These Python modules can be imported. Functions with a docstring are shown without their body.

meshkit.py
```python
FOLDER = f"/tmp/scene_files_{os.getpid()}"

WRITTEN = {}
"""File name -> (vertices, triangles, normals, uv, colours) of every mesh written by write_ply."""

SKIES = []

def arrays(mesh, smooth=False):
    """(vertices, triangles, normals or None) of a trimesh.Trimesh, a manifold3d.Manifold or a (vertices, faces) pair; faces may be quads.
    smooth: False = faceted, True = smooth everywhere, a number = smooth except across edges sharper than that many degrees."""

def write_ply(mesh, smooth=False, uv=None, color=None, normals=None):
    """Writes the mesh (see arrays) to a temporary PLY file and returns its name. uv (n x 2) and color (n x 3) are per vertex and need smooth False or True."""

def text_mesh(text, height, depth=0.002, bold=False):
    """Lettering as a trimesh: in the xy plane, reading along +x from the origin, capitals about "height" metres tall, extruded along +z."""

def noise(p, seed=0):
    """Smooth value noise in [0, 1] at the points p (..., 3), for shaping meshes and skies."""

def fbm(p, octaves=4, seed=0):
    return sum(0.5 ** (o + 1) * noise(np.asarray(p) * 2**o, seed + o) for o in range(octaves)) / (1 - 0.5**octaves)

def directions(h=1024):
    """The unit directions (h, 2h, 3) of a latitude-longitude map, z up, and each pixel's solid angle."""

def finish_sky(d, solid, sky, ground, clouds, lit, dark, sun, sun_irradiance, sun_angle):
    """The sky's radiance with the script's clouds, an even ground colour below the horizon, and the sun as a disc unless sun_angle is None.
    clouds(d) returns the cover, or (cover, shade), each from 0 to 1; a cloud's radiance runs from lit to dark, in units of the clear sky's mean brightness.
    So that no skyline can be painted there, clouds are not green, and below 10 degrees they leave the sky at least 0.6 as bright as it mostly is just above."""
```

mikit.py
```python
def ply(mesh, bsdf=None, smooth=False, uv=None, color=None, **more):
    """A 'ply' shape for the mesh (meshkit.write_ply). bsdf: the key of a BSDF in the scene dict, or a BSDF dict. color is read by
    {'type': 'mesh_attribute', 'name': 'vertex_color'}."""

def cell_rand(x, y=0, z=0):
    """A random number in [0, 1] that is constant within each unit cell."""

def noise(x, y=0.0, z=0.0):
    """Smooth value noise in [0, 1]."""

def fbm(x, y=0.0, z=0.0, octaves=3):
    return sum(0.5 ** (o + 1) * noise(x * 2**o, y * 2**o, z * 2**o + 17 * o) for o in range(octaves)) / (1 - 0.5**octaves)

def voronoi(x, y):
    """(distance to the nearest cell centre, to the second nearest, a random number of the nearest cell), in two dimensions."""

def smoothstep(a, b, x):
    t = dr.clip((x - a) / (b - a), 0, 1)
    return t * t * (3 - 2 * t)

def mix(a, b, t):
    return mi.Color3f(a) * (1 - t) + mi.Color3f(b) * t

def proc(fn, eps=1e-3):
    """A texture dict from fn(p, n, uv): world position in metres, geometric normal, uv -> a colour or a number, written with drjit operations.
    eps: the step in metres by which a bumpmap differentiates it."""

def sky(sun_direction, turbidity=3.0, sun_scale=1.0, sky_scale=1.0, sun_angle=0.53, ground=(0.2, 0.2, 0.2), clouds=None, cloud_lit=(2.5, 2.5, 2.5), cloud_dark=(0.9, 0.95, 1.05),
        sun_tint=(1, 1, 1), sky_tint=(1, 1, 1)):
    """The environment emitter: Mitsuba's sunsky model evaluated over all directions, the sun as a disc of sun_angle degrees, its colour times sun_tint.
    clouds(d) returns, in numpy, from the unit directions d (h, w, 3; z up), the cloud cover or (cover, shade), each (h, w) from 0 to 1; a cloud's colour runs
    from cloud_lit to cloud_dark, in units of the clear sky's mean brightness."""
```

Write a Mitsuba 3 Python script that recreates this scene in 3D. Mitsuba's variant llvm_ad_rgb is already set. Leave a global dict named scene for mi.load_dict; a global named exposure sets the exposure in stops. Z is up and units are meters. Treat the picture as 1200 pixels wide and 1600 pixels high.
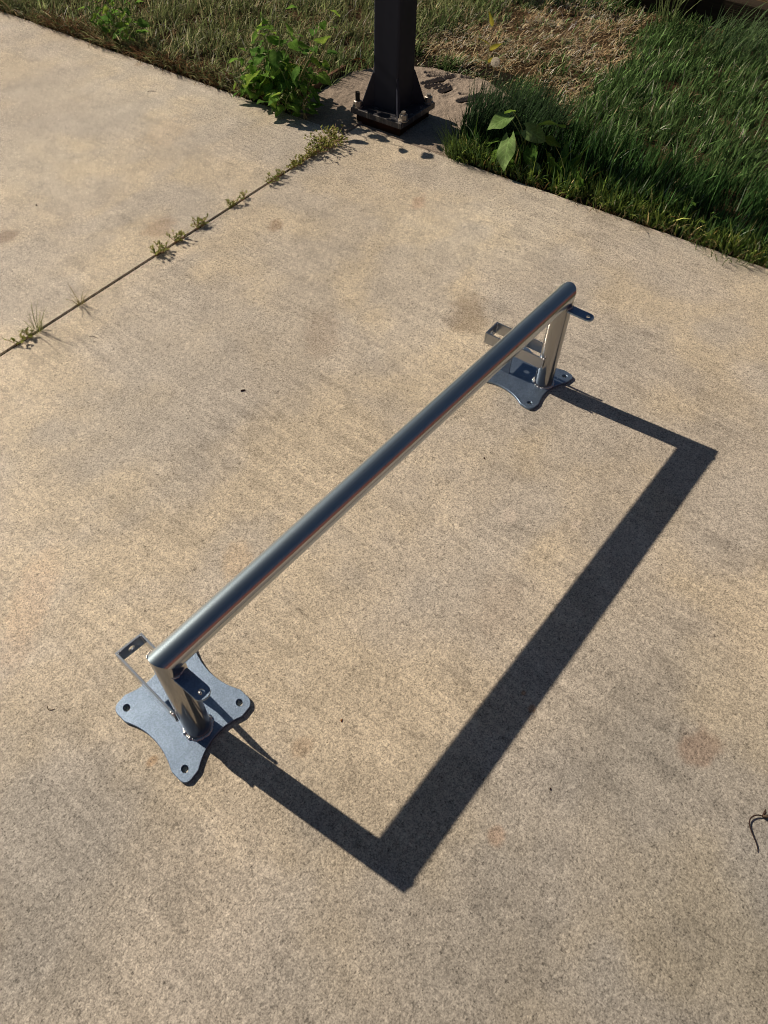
import math, numpy as np, trimesh, mitsuba as mi, mikit, meshkit
import manifold3d as m3
import shapely.geometry as sg
from shapely import affinity
from shapely.ops import unary_union
from mikit import noise, fbm, smoothstep, mix, cell_rand
import drjit as dr

T = mi.ScalarTransform4f
rng = np.random.default_rng(11)
scene = {'type': 'scene'}
labels = {}

# ------------------------------------------------------------------ camera, sky, exposure
CAM_O = np.array([-0.21100, -0.60006, 1.37015])
CAM_F = np.array([0.48911514, 0.37684224, -0.78661064])
CAM_U = np.array([0.60623485, 0.50151705, 0.61721954])
scene['camera'] = {'type': 'perspective', 'fov': 2 * math.degrees(math.atan(800 / 1136.6)), 'fov_axis': 'y',
                   'near_clip': 0.05, 'far_clip': 500.0,
                   'to_world': T().look_at(origin=CAM_O.tolist(), target=(CAM_O + CAM_F).tolist(), up=CAM_U.tolist())}
scene['sky'] = mikit.sky([-0.1459, 1.5318, 1.0], turbidity=4.0, sky_scale=0.23, sky_tint=(1.0, 1.0, 1.0), sun_tint=(0.97, 1.0, 1.10), ground=(0.25, 0.2, 0.15))
exposure = 2.1

# ------------------------------------------------------------------ helpers
def add(key, mesh, mat, smooth=False, **kw):
    scene[key] = mikit.ply(mesh, mat, smooth=smooth, **kw)
    return key

def lab(key, label=None, cat=None, group=None, kind=None):
    d = labels.setdefault(key, {})
    if label: d['label'] = label
    if cat: d['category'] = cat
    if group: d['group'] = group
    if kind: d['kind'] = kind

_used = {}
def numbered(name):
    n = _used.get(name, 0); _used[name] = n + 1
    return name if n == 0 else f'{name}_{n:03d}'

def thing(name, label, cat, group=None):
    k = numbered(name); lab(k, label, cat, group); return k

def part(parent, name, mesh, mat, smooth=False, **kw):
    if name == 'leaf': kw['uv'] = leaf_uv(mesh)
    return add(numbered(parent + '__' + name), mesh, mat, smooth, **kw)

def leaf_uv(mesh):
    nt, ns = mesh.metadata['grid']
    t, s = np.meshgrid(np.linspace(0, 1, nt), np.linspace(0, 1, ns), indexing='ij'); return np.c_[t.ravel(), s.ravel()]
def TM(v, f): return trimesh.Trimesh(np.asarray(v, float), np.asarray(f, int), process=False)

def cat_mesh(ms): return trimesh.util.concatenate(ms)

def tube(pts, rad, n=8, cap=True):
    pts = np.asarray(pts, float); m = len(pts)
    rad = np.broadcast_to(rad, m)
    tan = np.gradient(pts, axis=0); tan /= np.linalg.norm(tan, axis=1)[:, None] + 1e-12
    ref = np.array([0, 0, 1.0]) if abs(tan[0][2]) < .9 else np.array([1.0, 0, 0])
    u = np.cross(tan[0], ref); u /= np.linalg.norm(u)
    V = []
    for p, t, r in zip(pts, tan, rad):
        u = u - t * (u @ t); u /= np.linalg.norm(u); w = np.cross(t, u)
        a = np.arange(n) * 2 * np.pi / n
        V.append(p + r * (np.cos(a)[:, None] * u + np.sin(a)[:, None] * w))
    V = np.vstack(V); F = []
    for i in range(m - 1):
        for j in range(n):
            a, b = i * n + j, i * n + (j + 1) % n
            F += [[a, b, b + n], [a, b + n, a + n]]
    if cap:
        for k, rev in ((0, True), (m - 1, False)):
            c = len(V); V = np.vstack([V, pts[k]])
            for j in range(n):
                a, b = k * n + j, k * n + (j + 1) % n
                F.append([c, b, a] if rev else [c, a, b])
    return TM(V, F)

def curve(P, n=10):
    P = np.asarray(P, float)
    from scipy.interpolate import CubicSpline
    t = np.r_[0, np.cumsum(np.linalg.norm(np.diff(P, axis=0), axis=1))]
    return CubicSpline(t, P)(np.linspace(0, t[-1], n)) if len(P) > 2 else np.linspace(P[0], P[1], n)

def extr(poly, h, z0=0.0):
    polys = getattr(poly, 'geoms', [poly])
    m = cat_mesh([trimesh.creation.extrude_polygon(p, h, engine='earcut') for p in polys])
    m.apply_translation([0, 0, z0]); return m

def bevel_plate(poly, h, z0, b=0.0012):
    """a flat plate with a small chamfer on its top edge"""
    parts = [extr(poly, h - b, z0)]
    inner = poly.buffer(-b)
    pairs = [(poly.exterior, inner.exterior)] + [(A, min(inner.interiors, key=lambda B: B.centroid.distance(A.centroid))) for A in poly.interiors]
    for A, B in pairs:
        L = A.length; n = max(24, int(L / 0.003))
        tt = np.linspace(0, 1, n, endpoint=False)
        a = np.array([A.interpolate(t, normalized=True).coords[0] for t in tt])
        bb = np.array([B.interpolate(B.project(sg.Point(p))).coords[0] for p in a])
        V = np.vstack([np.c_[a, np.full(n, z0 + h - b)], np.c_[bb, np.full(n, z0 + h)]])
        F = []
        ccw = A.is_ccw
        for i in range(n):
            j = (i + 1) % n
            q = [[i, j, n + j], [i, n + j, n + i]]
            F += q if ccw else [x[::-1] for x in q]
        parts.append(TM(V, F))
    parts.append(extr(inner, b, z0 + h - b))
    return cat_mesh(parts)

def boxm(cx, cy, cz, sx, sy, sz, rz=0.0, bev=0.0):
    if bev > 0:
        c = m3.CrossSection.square([sx - 2 * bev, sy - 2 * bev], True)
        pts = [[x, y, z] for x in (-1, 1) for y in (-1, 1) for z in (-1, 1)]
        P = []
        for x, y, z in pts:
            h = np.array([sx, sy, sz]) / 2
            P += [[x * (h[0] - bev), y * (h[1] - bev), z * h[2]], [x * (h[0] - bev), y * h[1], z * (h[2] - bev)], [x * h[0], y * (h[1] - bev), z * (h[2] - bev)]]
        mm = trimesh.convex.convex_hull(np.array(P))
    else:
        mm = trimesh.creation.box([sx, sy, sz])
    mm.apply_transform(trimesh.transformations.rotation_matrix(rz, [0, 0, 1])); mm.apply_translation([cx, cy, cz]); return mm

# ------------------------------------------------------------------ materials
def P2(x, y, s): return x * (1 / s), y * (1 / s)

def blob(p, x, y, rx, ry, a=0.0, wob=0.5, s=0.03):
    ca, sa = math.cos(a), math.sin(a)
    dx, dy = p.x - x, p.y - y
    u, v = (dx * ca + dy * sa) / rx, (-dx * sa + dy * ca) / ry
    d = dr.sqrt(u * u + v * v) + wob * (fbm(p.x / s, p.y / s, x * 7) - 0.5) * 2
    return 1 - smoothstep(0.45, 1.15, d)

STAINS = [  # x, y, rx, ry, angle, colour, strength : marks that the slab itself carries
    (1.381, 1.134, .050, .026, .6, (.20, .125, .075), .50), (1.115, 1.425, .085, .055, .6, (.24, .15, .09), .38),
    (.745, 1.775, .050, .045, .3, (.15, .10, .075), .60), (.578, -.776, .050, .040, .2, (.21, .12, .075), .40),
    (1.41, .336, .110, .070, .4, (.16, .12, .08), .48), (1.83, .85, .060, .030, .3, (.33, .20, .14), .38),
    (.824, -.18, .026, .022, .2, (.62, .56, .50), .40), (.902, -.319, .020, .014, 0, (.60, .54, .48), .40),
    (1.60, 1.95, .16, .10, .4, (.55, .46, .33), .30), (1.22, 2.02, .02, .018, .4, (.66, .62, .56), .50),
    (1.02, 1.24, .10, .02, .1, (.60, .54, .45), .25), (.62, 2.3, .2, .12, .4, (.24, .17, .12), .25),
    (-.05, .48, .17, .05, .7, (.52, .38, .26), .28), (.32, .23, .06, .04, .7, (.55, .43, .28), .35),
    (1.95, 2.55, .030, .02, .3, (.24, .17, .10), .40), (.60, -.30, .10, .06, .2, (.22, .17, .13), .18),
    (1.05, .62, .14, .06, .7, (.22, .16, .11), .28), (.44, -.48, .010, .008, 0, (.35, .16, .06), .55),
    (.46, -.45, .007, .006, 0, (.35, .16, .06), .55), (-.10, .02, .015, .01, 0, (.28, .16, .07), .5),
    (.20, -.56, .022, .018, 0, (.42, .27, .18), .35), (.10, -.18, .03, .02, 0, (.3, .2, .12), .3)]

def concrete_col(p, n, uv):
    x, y = p.x, p.y
    big = fbm(x / 0.60, y / 0.45, 3.0, octaves=4)
    mid = fbm(x / 0.10, y / 0.07, 9.0, octaves=3)
    warm = fbm(x / 0.26 + 31, y / 0.30, 5.0, octaves=4)
    ca, sa = math.cos(0.55), math.sin(0.55)
    u, v = x * ca + y * sa, -x * sa + y * ca
    by_ = y + .085 * x
    streak = fbm(x / 0.009 + 3 * noise(y / .3, x / .2, 1.0), by_ / 0.30, 2.0, octaves=3) - 0.5
    smear = fbm(u / 0.20 + 5, v / 0.05, 12.0, octaves=3) - 0.5
    patchy = smoothstep(.42, .62, fbm(x / .3 + 3, y / .4, 33.0, octaves=2))
    tone = 0.97 + 0.27 * (big - 0.5) + 0.22 * (mid - 0.5) + (.10 + .22 * patchy) * streak + 0.12 * smear
    tone = tone - 0.10 * smoothstep(.60, .72, fbm(x / .045, y / .06, 41.0, octaves=3))
    col = mix((.428, .400, .352), (.482, .436, .352), smoothstep(.38, .66, warm))
    col = mix(col, (.412, .394, .362), 0.7 * smoothstep(.48, .72, fbm(x / 0.3 + 7, y / 0.2, 8.0, octaves=3)))
    g1 = noise(x / 0.0023, y / 0.0023, 1.0)
    g2 = noise(x / 0.0015 + 50, y / 0.0015, 4.0)
    g3 = noise(x / 0.0058 + 90, y / 0.0058, 6.0)
    grain = 1.03 + 0.62 * (g1 - 0.5) + 0.46 * (g2 - 0.5) + 0.20 * (g3 - 0.5)
    grain = grain - 0.26 * smoothstep(.66, .92, noise(x / 0.0030 + 11, y / 0.0030, 12.0))
    grain = grain + 0.22 * smoothstep(.74, .92, noise(x / 0.0034 + 71, y / 0.0034, 15.0))
    for bx, by, br, bs in ((.05, -.80, .55, .13), (-.42, .05, .36, .12), (.45, -1.15, .5, .13), (.35, .75, .35, .05), (.62, -.62, .25, .06)):   # broad greyer areas: light falloff towards the frame corners, painted into the colour
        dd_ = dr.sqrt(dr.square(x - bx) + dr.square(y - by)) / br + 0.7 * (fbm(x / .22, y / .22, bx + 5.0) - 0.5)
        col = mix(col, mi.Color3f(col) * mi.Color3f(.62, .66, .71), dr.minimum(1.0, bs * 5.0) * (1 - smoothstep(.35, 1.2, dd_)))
    for bx, by, br in ((1.95, 2.35, .6), (1.85, .55, .35), (1.1, 2.1, .35)):   # paler areas: the brighter far side of that painted light falloff
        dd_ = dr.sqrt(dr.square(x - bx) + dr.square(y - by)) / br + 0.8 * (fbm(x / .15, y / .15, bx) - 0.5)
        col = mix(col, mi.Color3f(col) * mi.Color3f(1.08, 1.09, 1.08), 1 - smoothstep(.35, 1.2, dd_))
    grain = grain + 0.16 * smoothstep(.70, .90, noise(x / 0.0075 + 21, y / 0.0075, 18.0)) - 0.18 * smoothstep(.74, .92, noise(x / 0.0085 + 61, y / 0.0085, 19.0))
    col = col * tone
    for sx, sy, rx, ry, a, c, k in STAINS:
        col = mix(col, c, k * blob(p, sx, sy, rx, ry, a))
    return dr.maximum(col * grain, 0.01)

def concrete_h(p, n, uv):
    x, y = p.x, p.y
    h = noise(x / 0.0034, y / 0.0034, 1.0) * 0.55 + noise(x / 0.0018, y / 0.0018, 4.0) * 0.3 + noise(x / 0.0075, y / 0.0075, 6.0) * 0.5
    ca, sa = math.cos(0.55), math.sin(0.55)
    u, v = x * ca + y * sa, -x * sa + y * ca
    h = h + 0.5 * noise(x / 0.006, (y + .085 * x) / 0.25, 2.0) * smoothstep(.42, .62, fbm(x / .3 + 3, y / .4, 33.0, octaves=2))
    return h

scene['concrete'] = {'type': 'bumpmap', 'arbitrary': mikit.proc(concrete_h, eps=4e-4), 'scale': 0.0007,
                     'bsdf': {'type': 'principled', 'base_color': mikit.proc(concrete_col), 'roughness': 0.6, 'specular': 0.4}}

def footing_col(p, n, uv):
    x, y = p.x, p.y
    t = 0.85 + 0.5 * (fbm(x / .1, y / .1, 2.0) - .5) + 0.4 * (noise(x / .004, y / .004, 1.0) - .5)
    return mix((.27, .235, .205), (.38, .33, .285), fbm(x / .2, y / .2, 7.0)) * t
def footing_h(p, n, uv):
    return noise(p.x / .005, p.y / .005, 1.0) * .6 + noise(p.x / .014, p.y / .014, 1.0)
scene['rough_concrete'] = {'type': 'bumpmap', 'arbitrary': mikit.proc(footing_h, eps=1e-3), 'scale': 0.002,
                           'bsdf': {'type': 'diffuse', 'reflectance': mikit.proc(footing_col)}}

scene['joint_grit'] = {'type': 'diffuse', 'reflectance': mikit.proc(lambda p, n, uv: mix((.008, .007, .006), (.022, .018, .015), fbm(p.x / .02, p.y / .02, 1.0)))}
def soil_col(p, n, uv):
    return mix((.035, .024, .015), (.10, .070, .042), fbm(p.x / .03, p.y / .03, 1.0)) * (0.6 + 0.8 * noise(p.x / .006, p.y / .006, 3.0))
scene['earth'] = {'type': 'bumpmap', 'arbitrary': mikit.proc(lambda p, n, uv: noise(p.x / .012, p.y / .012, 1.0)), 'scale': 0.006,
                  'bsdf': {'type': 'diffuse', 'reflectance': mikit.proc(soil_col)}}
scene['far_ground'] = {'type': 'diffuse', 'reflectance': mikit.proc(lambda p, n, uv: mix((.09, .085, .045), (.17, .135, .085), fbm(p.x / 1.5, p.y / 1.5, 1.0)))}

# polished stainless steel, brushed along the tube (u runs along it)
def steel_rough(p, n, uv):
    return 0.085 + 0.05 * fbm(p.x / 0.25, p.y / 0.02, p.z / 0.004, octaves=2)
def brush_h(p, n, uv):
    return noise(p.x / 0.10, p.y / 0.0007, p.z / 0.0007)
def steel_col(p, n, uv):
    k = .90 + .22 * (noise(p.x / .5, p.y / .0012, p.z / .0012) - .5) + .10 * (noise(p.x / .03, p.y / .004, p.z / .004) - .5)
    k = k * (1 - .22 * smoothstep(.66, .8, fbm(p.x / .02, p.y / .015, p.z / .015)))
    return mi.Color3f(.42, .425, .44) * k
def metal(base, rough): return {'type': 'principled', 'base_color': base if isinstance(base, dict) else {'type': 'rgb', 'value': base}, 'metallic': 1.0, 'roughness': rough}
def brushed(mirror, rough, sheen, sheen_rough, w):  # sheen colours carry a painted blue for the reflected sky
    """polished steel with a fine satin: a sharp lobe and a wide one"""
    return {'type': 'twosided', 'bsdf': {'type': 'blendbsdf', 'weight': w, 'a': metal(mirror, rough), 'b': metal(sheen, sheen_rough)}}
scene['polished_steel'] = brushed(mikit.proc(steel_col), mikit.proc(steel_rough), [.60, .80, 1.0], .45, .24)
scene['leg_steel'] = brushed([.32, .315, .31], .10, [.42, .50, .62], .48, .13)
def plate_col(p, n, uv):
    m = fbm(p.x / .02, p.y / .02, 4.0, octaves=3)
    return mix((.20, .285, .425), (.27, .375, .54), m) * (0.86 + 0.28 * noise(p.x / .0022, p.y / .0022, 2.0)) * (1 - .06 * smoothstep(.60, .75, fbm(p.x / .018, p.y / .006, 7.0)))  # blue of the mirrored sky is mixed into the plate colour
def plate_rough(p, n, uv):
    return 0.47 + 0.06 * fbm(p.x / .012, p.y / .012, 1.0, octaves=3)
scene['plate_steel'] = {'type': 'twosided', 'bsdf': {'type': 'bumpmap', 'arbitrary': mikit.proc(lambda p, n, uv: noise(p.x / .0022, p.y / .0022, p.z / .0022), eps=4e-4), 'scale': 0.00014,
                        'bsdf': {'type': 'principled', 'base_color': mikit.proc(plate_col), 'metallic': 1.0, 'roughness': mikit.proc(plate_rough)}}}
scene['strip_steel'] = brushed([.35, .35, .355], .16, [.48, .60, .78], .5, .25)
scene['weld'] = {'type': 'twosided', 'bsdf': {'type': 'principled', 'base_color': {'type': 'rgb', 'value': [.62, .63, .65]}, 'metallic': 1.0, 'roughness': 0.28}}

def post_col(p, n, uv):
    s = fbm(p.x / .05, p.y / .05, p.z / .4, octaves=3)
    return mix((.016, .019, .032), (.028, .033, .052), s)
scene['post_paint'] = {'type': 'twosided', 'bsdf': {'type': 'bumpmap', 'arbitrary': mikit.proc(lambda p, n, uv: noise(p.x / .004, p.y / .004, p.z / .004), eps=8e-4), 'scale': 0.00012,
                       'bsdf': {'type': 'principled', 'base_color': mikit.proc(post_col), 'roughness': 0.5, 'specular': 0.10}}}
scene['post_base_paint'] = {'type': 'twosided', 'bsdf': {'type': 'principled', 'base_color': mikit.proc(lambda p, n, uv: mix(mix((.022, .024, .034), (.05, .053, .066), fbm(p.x / .03, p.y / .03, p.z / .03)), (.16, .15, .14), .6 * smoothstep(.62, .75, fbm(p.x / .012, p.y / .012, 9.0)))),
                            'roughness': 0.4, 'specular': 0.5}}
scene['rust'] = {'type': 'diffuse', 'reflectance': mikit.proc(lambda p, n, uv: mix((.014, .010, .009), (.045, .022, .015), fbm(p.x / .02, p.y / .02, p.z / .02)))}
scene['galvanised'] = {'type': 'twosided', 'bsdf': {'type': 'principled', 'base_color': mikit.proc(lambda p, n, uv: mix((.18, .165, .15), (.40, .38, .35), fbm(p.x / .01, p.y / .01, p.z / .01))), 'metallic': 0.45, 'roughness': 0.45}}
scene['bolt_thread'] = {'type': 'diffuse', 'reflectance': {'type': 'rgb', 'value': [.03, .03, .032]}}

def leaf_mat(base, trans=0.9, rough=0.35):
    return {'type': 'principledthin', 'base_color': base, 'roughness': rough, 'diff_trans': trans, 'spec_trans': 0.0, 'eta': 1.45}
VC = {'type': 'mesh_attribute', 'name': 'vertex_color'}
scene['blade'] = leaf_mat(VC, 0.55, 0.24)
def leafc(a, b):
    def fn(p, n, uv):
        c = mix(a, b, smoothstep(.3, .7, fbm(p.x / .025, p.y / .025, p.z / .025, octaves=2)))
        v = dr.abs(uv.y * 2 - 1)                                  # across the leaf, from the midrib
        f = (uv.x - .30 * v) * 6.0; f = dr.abs(f - dr.floor(f) - .5)
        vein = dr.maximum(1 - smoothstep(.02, .09, v), .7 * (1 - smoothstep(.04, .13, f)) * (1 - smoothstep(.75, 1.0, v)))
        return mi.Color3f(c) * (1 + .45 * vein) * (.82 + .36 * noise(p.x / .008, p.y / .008, p.z / .008))
    return mikit.proc(fn)
scene['leaf_dark'] = leaf_mat(leafc((.070, .165, .038), (.105, .215, .052)), 0.9, 0.28)
scene['leaf_mid'] = leaf_mat(leafc((.110, .235, .044), (.165, .305, .062)), 1.05, 0.30)
scene['leaf_light'] = leaf_mat(leafc((.18, .32, .055), (.27, .40, .075)), 1.1, 0.35)
scene['leaf_yellow'] = leaf_mat(leafc((.34, .36, .05), (.48, .45, .08)), 1.0, 0.45)
scene['stem_green'] = {'type': 'principled', 'base_color': {'type': 'rgb', 'value': [.13, .18, .06]}, 'roughness': .5}
scene['stem_pale'] = {'type': 'principled', 'base_color': {'type': 'rgb', 'value': [.30, .29, .15]}, 'roughness': .5}
scene['stem_red'] = {'type': 'principled', 'base_color': {'type': 'rgb', 'value': [.32, .19, .11]}, 'roughness': .5}
scene['succulent'] = leaf_mat(leafc((.20, .25, .075), (.36, .38, .13)), 0.55, 0.4)
scene['seed_fluff'] = leaf_mat({'type': 'rgb', 'value': [.72, .70, .66]}, 1.0, 0.6)
scene['bark'] = {'type': 'diffuse', 'reflectance': mikit.proc(lambda p, n, uv: mix((.05, .035, .03), (.17, .13, .10), fbm(p.x / .004, p.y / .004, p.z / .004)))}
scene['dark_twig'] = {'type': 'diffuse', 'reflectance': {'type': 'rgb', 'value': [.045, .03, .028]}}
scene['dead_leaf_brown'] = {'type': 'twosided', 'bsdf': {'type': 'diffuse', 'reflectance': {'type': 'rgb', 'value': [.30, .12, .05]}}}
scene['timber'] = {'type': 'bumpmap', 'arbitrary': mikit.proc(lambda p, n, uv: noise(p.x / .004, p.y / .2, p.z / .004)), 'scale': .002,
                   'bsdf': {'type': 'diffuse', 'reflectance': mikit.proc(lambda p, n, uv: mix((.022, .018, .015), (.060, .050, .040), fbm(p.x / .01, p.y / .25, p.z / .008)))}}  # near-black colour paints in the shade lying on the timbers
scene['old_board'] = {'type': 'diffuse', 'reflectance': mikit.proc(lambda p, n, uv: mix((.09, .055, .04), (.20, .13, .095), fbm(p.x / .05, p.y / .006, p.z / .006)))}
scene['house_brick'] = {'type': 'diffuse', 'reflectance': mikit.proc(lambda p, n, uv: mix((.13, .040, .026), (.20, .070, .045), fbm(p.x / .2, p.y / .2, p.z / .07)))}

# ------------------------------------------------------------------ the setting
def xe(y):  # outer edge of the slabs against the lawn
    y = np.asarray(y, float)
    return np.where(y > 1.385, 1.925 + (3.61 - y) * .058, 2.165 + (1.0 - y) * .0625)
def yj(x): return 1.253 + (x - .386) * .0849       # the joint between the two slabs
GAP = .0046
def slab(poly, z1=0.0, depth=.12):
    return bevel_plate(poly, depth, z1 - depth, .0012)
xs = np.array([-8, 2.142])
def ragged(y0, y1, seed):
    ys = np.arange(y0, y1, .012 if y1 > y0 else -.012); q = np.stack([ys / .05, ys * 0, ys * 0 + seed], -1)
    return [(float(a), float(b)) for a, b in zip(xe(ys) - .006 * meshkit.fbm(q, 3, seed) - .010 * np.clip(meshkit.noise(q * .6, seed + 3) - .72, 0, 1) / .28, ys)]
right = sg.Polygon([(-8, -9), (xe(-9), -9), (xe(-3), -3), *ragged(-1.5, 1.0, 5), (2.142, yj(2.142) - GAP), (-8, yj(-8) - GAP)])
left = sg.Polygon([(-8, yj(-8) + GAP), (2.052, yj(2.052) + GAP), *ragged(1.8, 4.2, 6), (xe(9), 9), (-8, 9)])
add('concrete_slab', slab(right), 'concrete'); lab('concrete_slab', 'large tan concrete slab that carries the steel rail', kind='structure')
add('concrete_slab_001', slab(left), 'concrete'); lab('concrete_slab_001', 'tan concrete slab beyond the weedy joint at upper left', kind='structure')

def sheet(poly_fn, x0, x1, y0, y1, step, z):
    X, Y = np.meshgrid(np.arange(x0, x1 + step / 2, step), np.arange(y0, y1 + step / 2, step), indexing='ij')
    V = np.stack([X, Y, z(X, Y)], -1).reshape(-1, 3)
    a, b = X.shape
    i = (np.arange(a - 1)[:, None] * b + np.arange(b - 1)[None]).ravel()
    F = np.vstack([np.c_[i, i + b, i + b + 1], np.c_[i, i + b + 1, i + 1]])
    if poly_fn is not None:
        c = V[F].mean(1); F = F[poly_fn(c[:, 0], c[:, 1])]
    return TM(V, F)
def soil_z(x, y):
    p = np.stack([x / .18, y / .18, 0 * x], -1); q = np.stack([x / .04, y / .04, 0 * x + 5], -1)
    return -.030 + .022 * meshkit.fbm(p, 2, 3) + .010 * meshkit.noise(q, 5)
add('soil', sheet(lambda x, y: x > xe(y) - .03, 1.5, 7.5, -5, 7, .04, soil_z), 'earth', smooth=True); lab('soil', 'dark bare soil under the lawn', kind='structure')
gp = sg.Polygon([(-8, -9), (9, -9), (9, 9), (-8, 9)])
add('joint_dirt', boxm(-3, .96, -.035, 12, .6, .06, rz=.0847), 'joint_grit'); lab('joint_dirt', 'dark dirt at the bottom of the slab joint', kind='structure')
g = sg.Polygon([(-220, -220), (220, -220), (220, 220), (-220, 220)])
add('ground', trimesh.Trimesh([[-220, -220, -.13], [220, -220, -.13], [220, 220, -.13], [-220, 220, -.13]], [[0, 1, 2], [0, 2, 3]], process=False), 'far_ground')
lab('ground', 'dry flat ground reaching to the horizon', kind='structure')

# the rough footing round the post, with finger furrows pressed into it
PAD = sg.Polygon([(1.99, 1.40), (2.12, 1.30), (2.12, .98), (2.30, .95), (2.58, .93), (2.78, 1.06), (2.85, 1.25), (2.80, 1.50), (2.70, 1.70), (2.50, 1.77), (2.28, 1.735), (2.06, 1.725), (2.00, 1.62)]).buffer(.03).buffer(-.03)
def seg_d(x, y, a, b):
    a, b = np.array(a), np.array(b); d = b - a
    t = np.clip(((x - a[0]) * d[0] + (y - a[1]) * d[1]) / (d @ d), 0, 1)
    return np.hypot(x - a[0] - t * d[0], y - a[1] - t * d[1])
FING = [((2.64, 1.43), (2.79, 1.375), .013, .020), ((2.62, 1.395), (2.71, 1.375), .011, .018), ((2.63, 1.36), (2.70, 1.347), .010, .018), ((2.62, 1.322), (2.675, 1.315), .012, .020),
        ((2.60, 1.205), (2.69, 1.165), .015, .022), ((2.60, 1.16), (2.66, 1.14), .012, .018), ((2.59, 1.12), (2.64, 1.11), .012, .018), ((2.69, 1.185), (2.75, 1.09), .010, .014), ((2.66, 1.25), (2.70, 1.17), .008, .010),
        ((2.74, 1.50), (2.79, 1.41), .008, .010), ((2.72, 1.47), (2.83, 1.30), .008, .012)]
def pad_z(x, y):
    p = np.stack([x / .07, y / .07, 0 * x], -1); q = np.stack([x / .013, y / .013, 0 * x + 2], -1)
    z = .002 + .006 * (meshkit.fbm(p, 3, 8) - .5) + .0022 * (meshkit.noise(q, 4) - .5)
    z = z + .003 * np.clip((x - 2.45) / .4, 0, 1)
    for a, b, w, d in FING:
        s = seg_d(x, y, a, b) / w
        z = z - d * np.exp(-s ** 2 * 1.2) + .25 * d * np.exp(-(s - 1.9) ** 2 * 2)
    edge = np.where(y > yj(x), xe(1.8), xe(1.2)) + .02
    w = np.clip((x - edge) / .07, 0, 1)
    return -.0035 + (z + .0035) * w
pm = sheet(None, 1.97, 2.92, .88, 1.82, .006, pad_z)
c = pm.triangles_center
import shapely
keep = shapely.contains_xy(PAD, c[:, 0], c[:, 1])
inner = TM(pm.vertices, pm.faces[keep]); inner.remove_unreferenced_vertices()
ring = np.array(PAD.exterior.segmentize(.01).coords)[:-1]; nr = len(ring)
o = pad_z(ring[:, 0], ring[:, 1]) - .001
rv = np.vstack([np.c_[ring * .996 + np.array([2.45, 1.35]) * .004, o], np.c_[ring, o * 0 - .1]])
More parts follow.
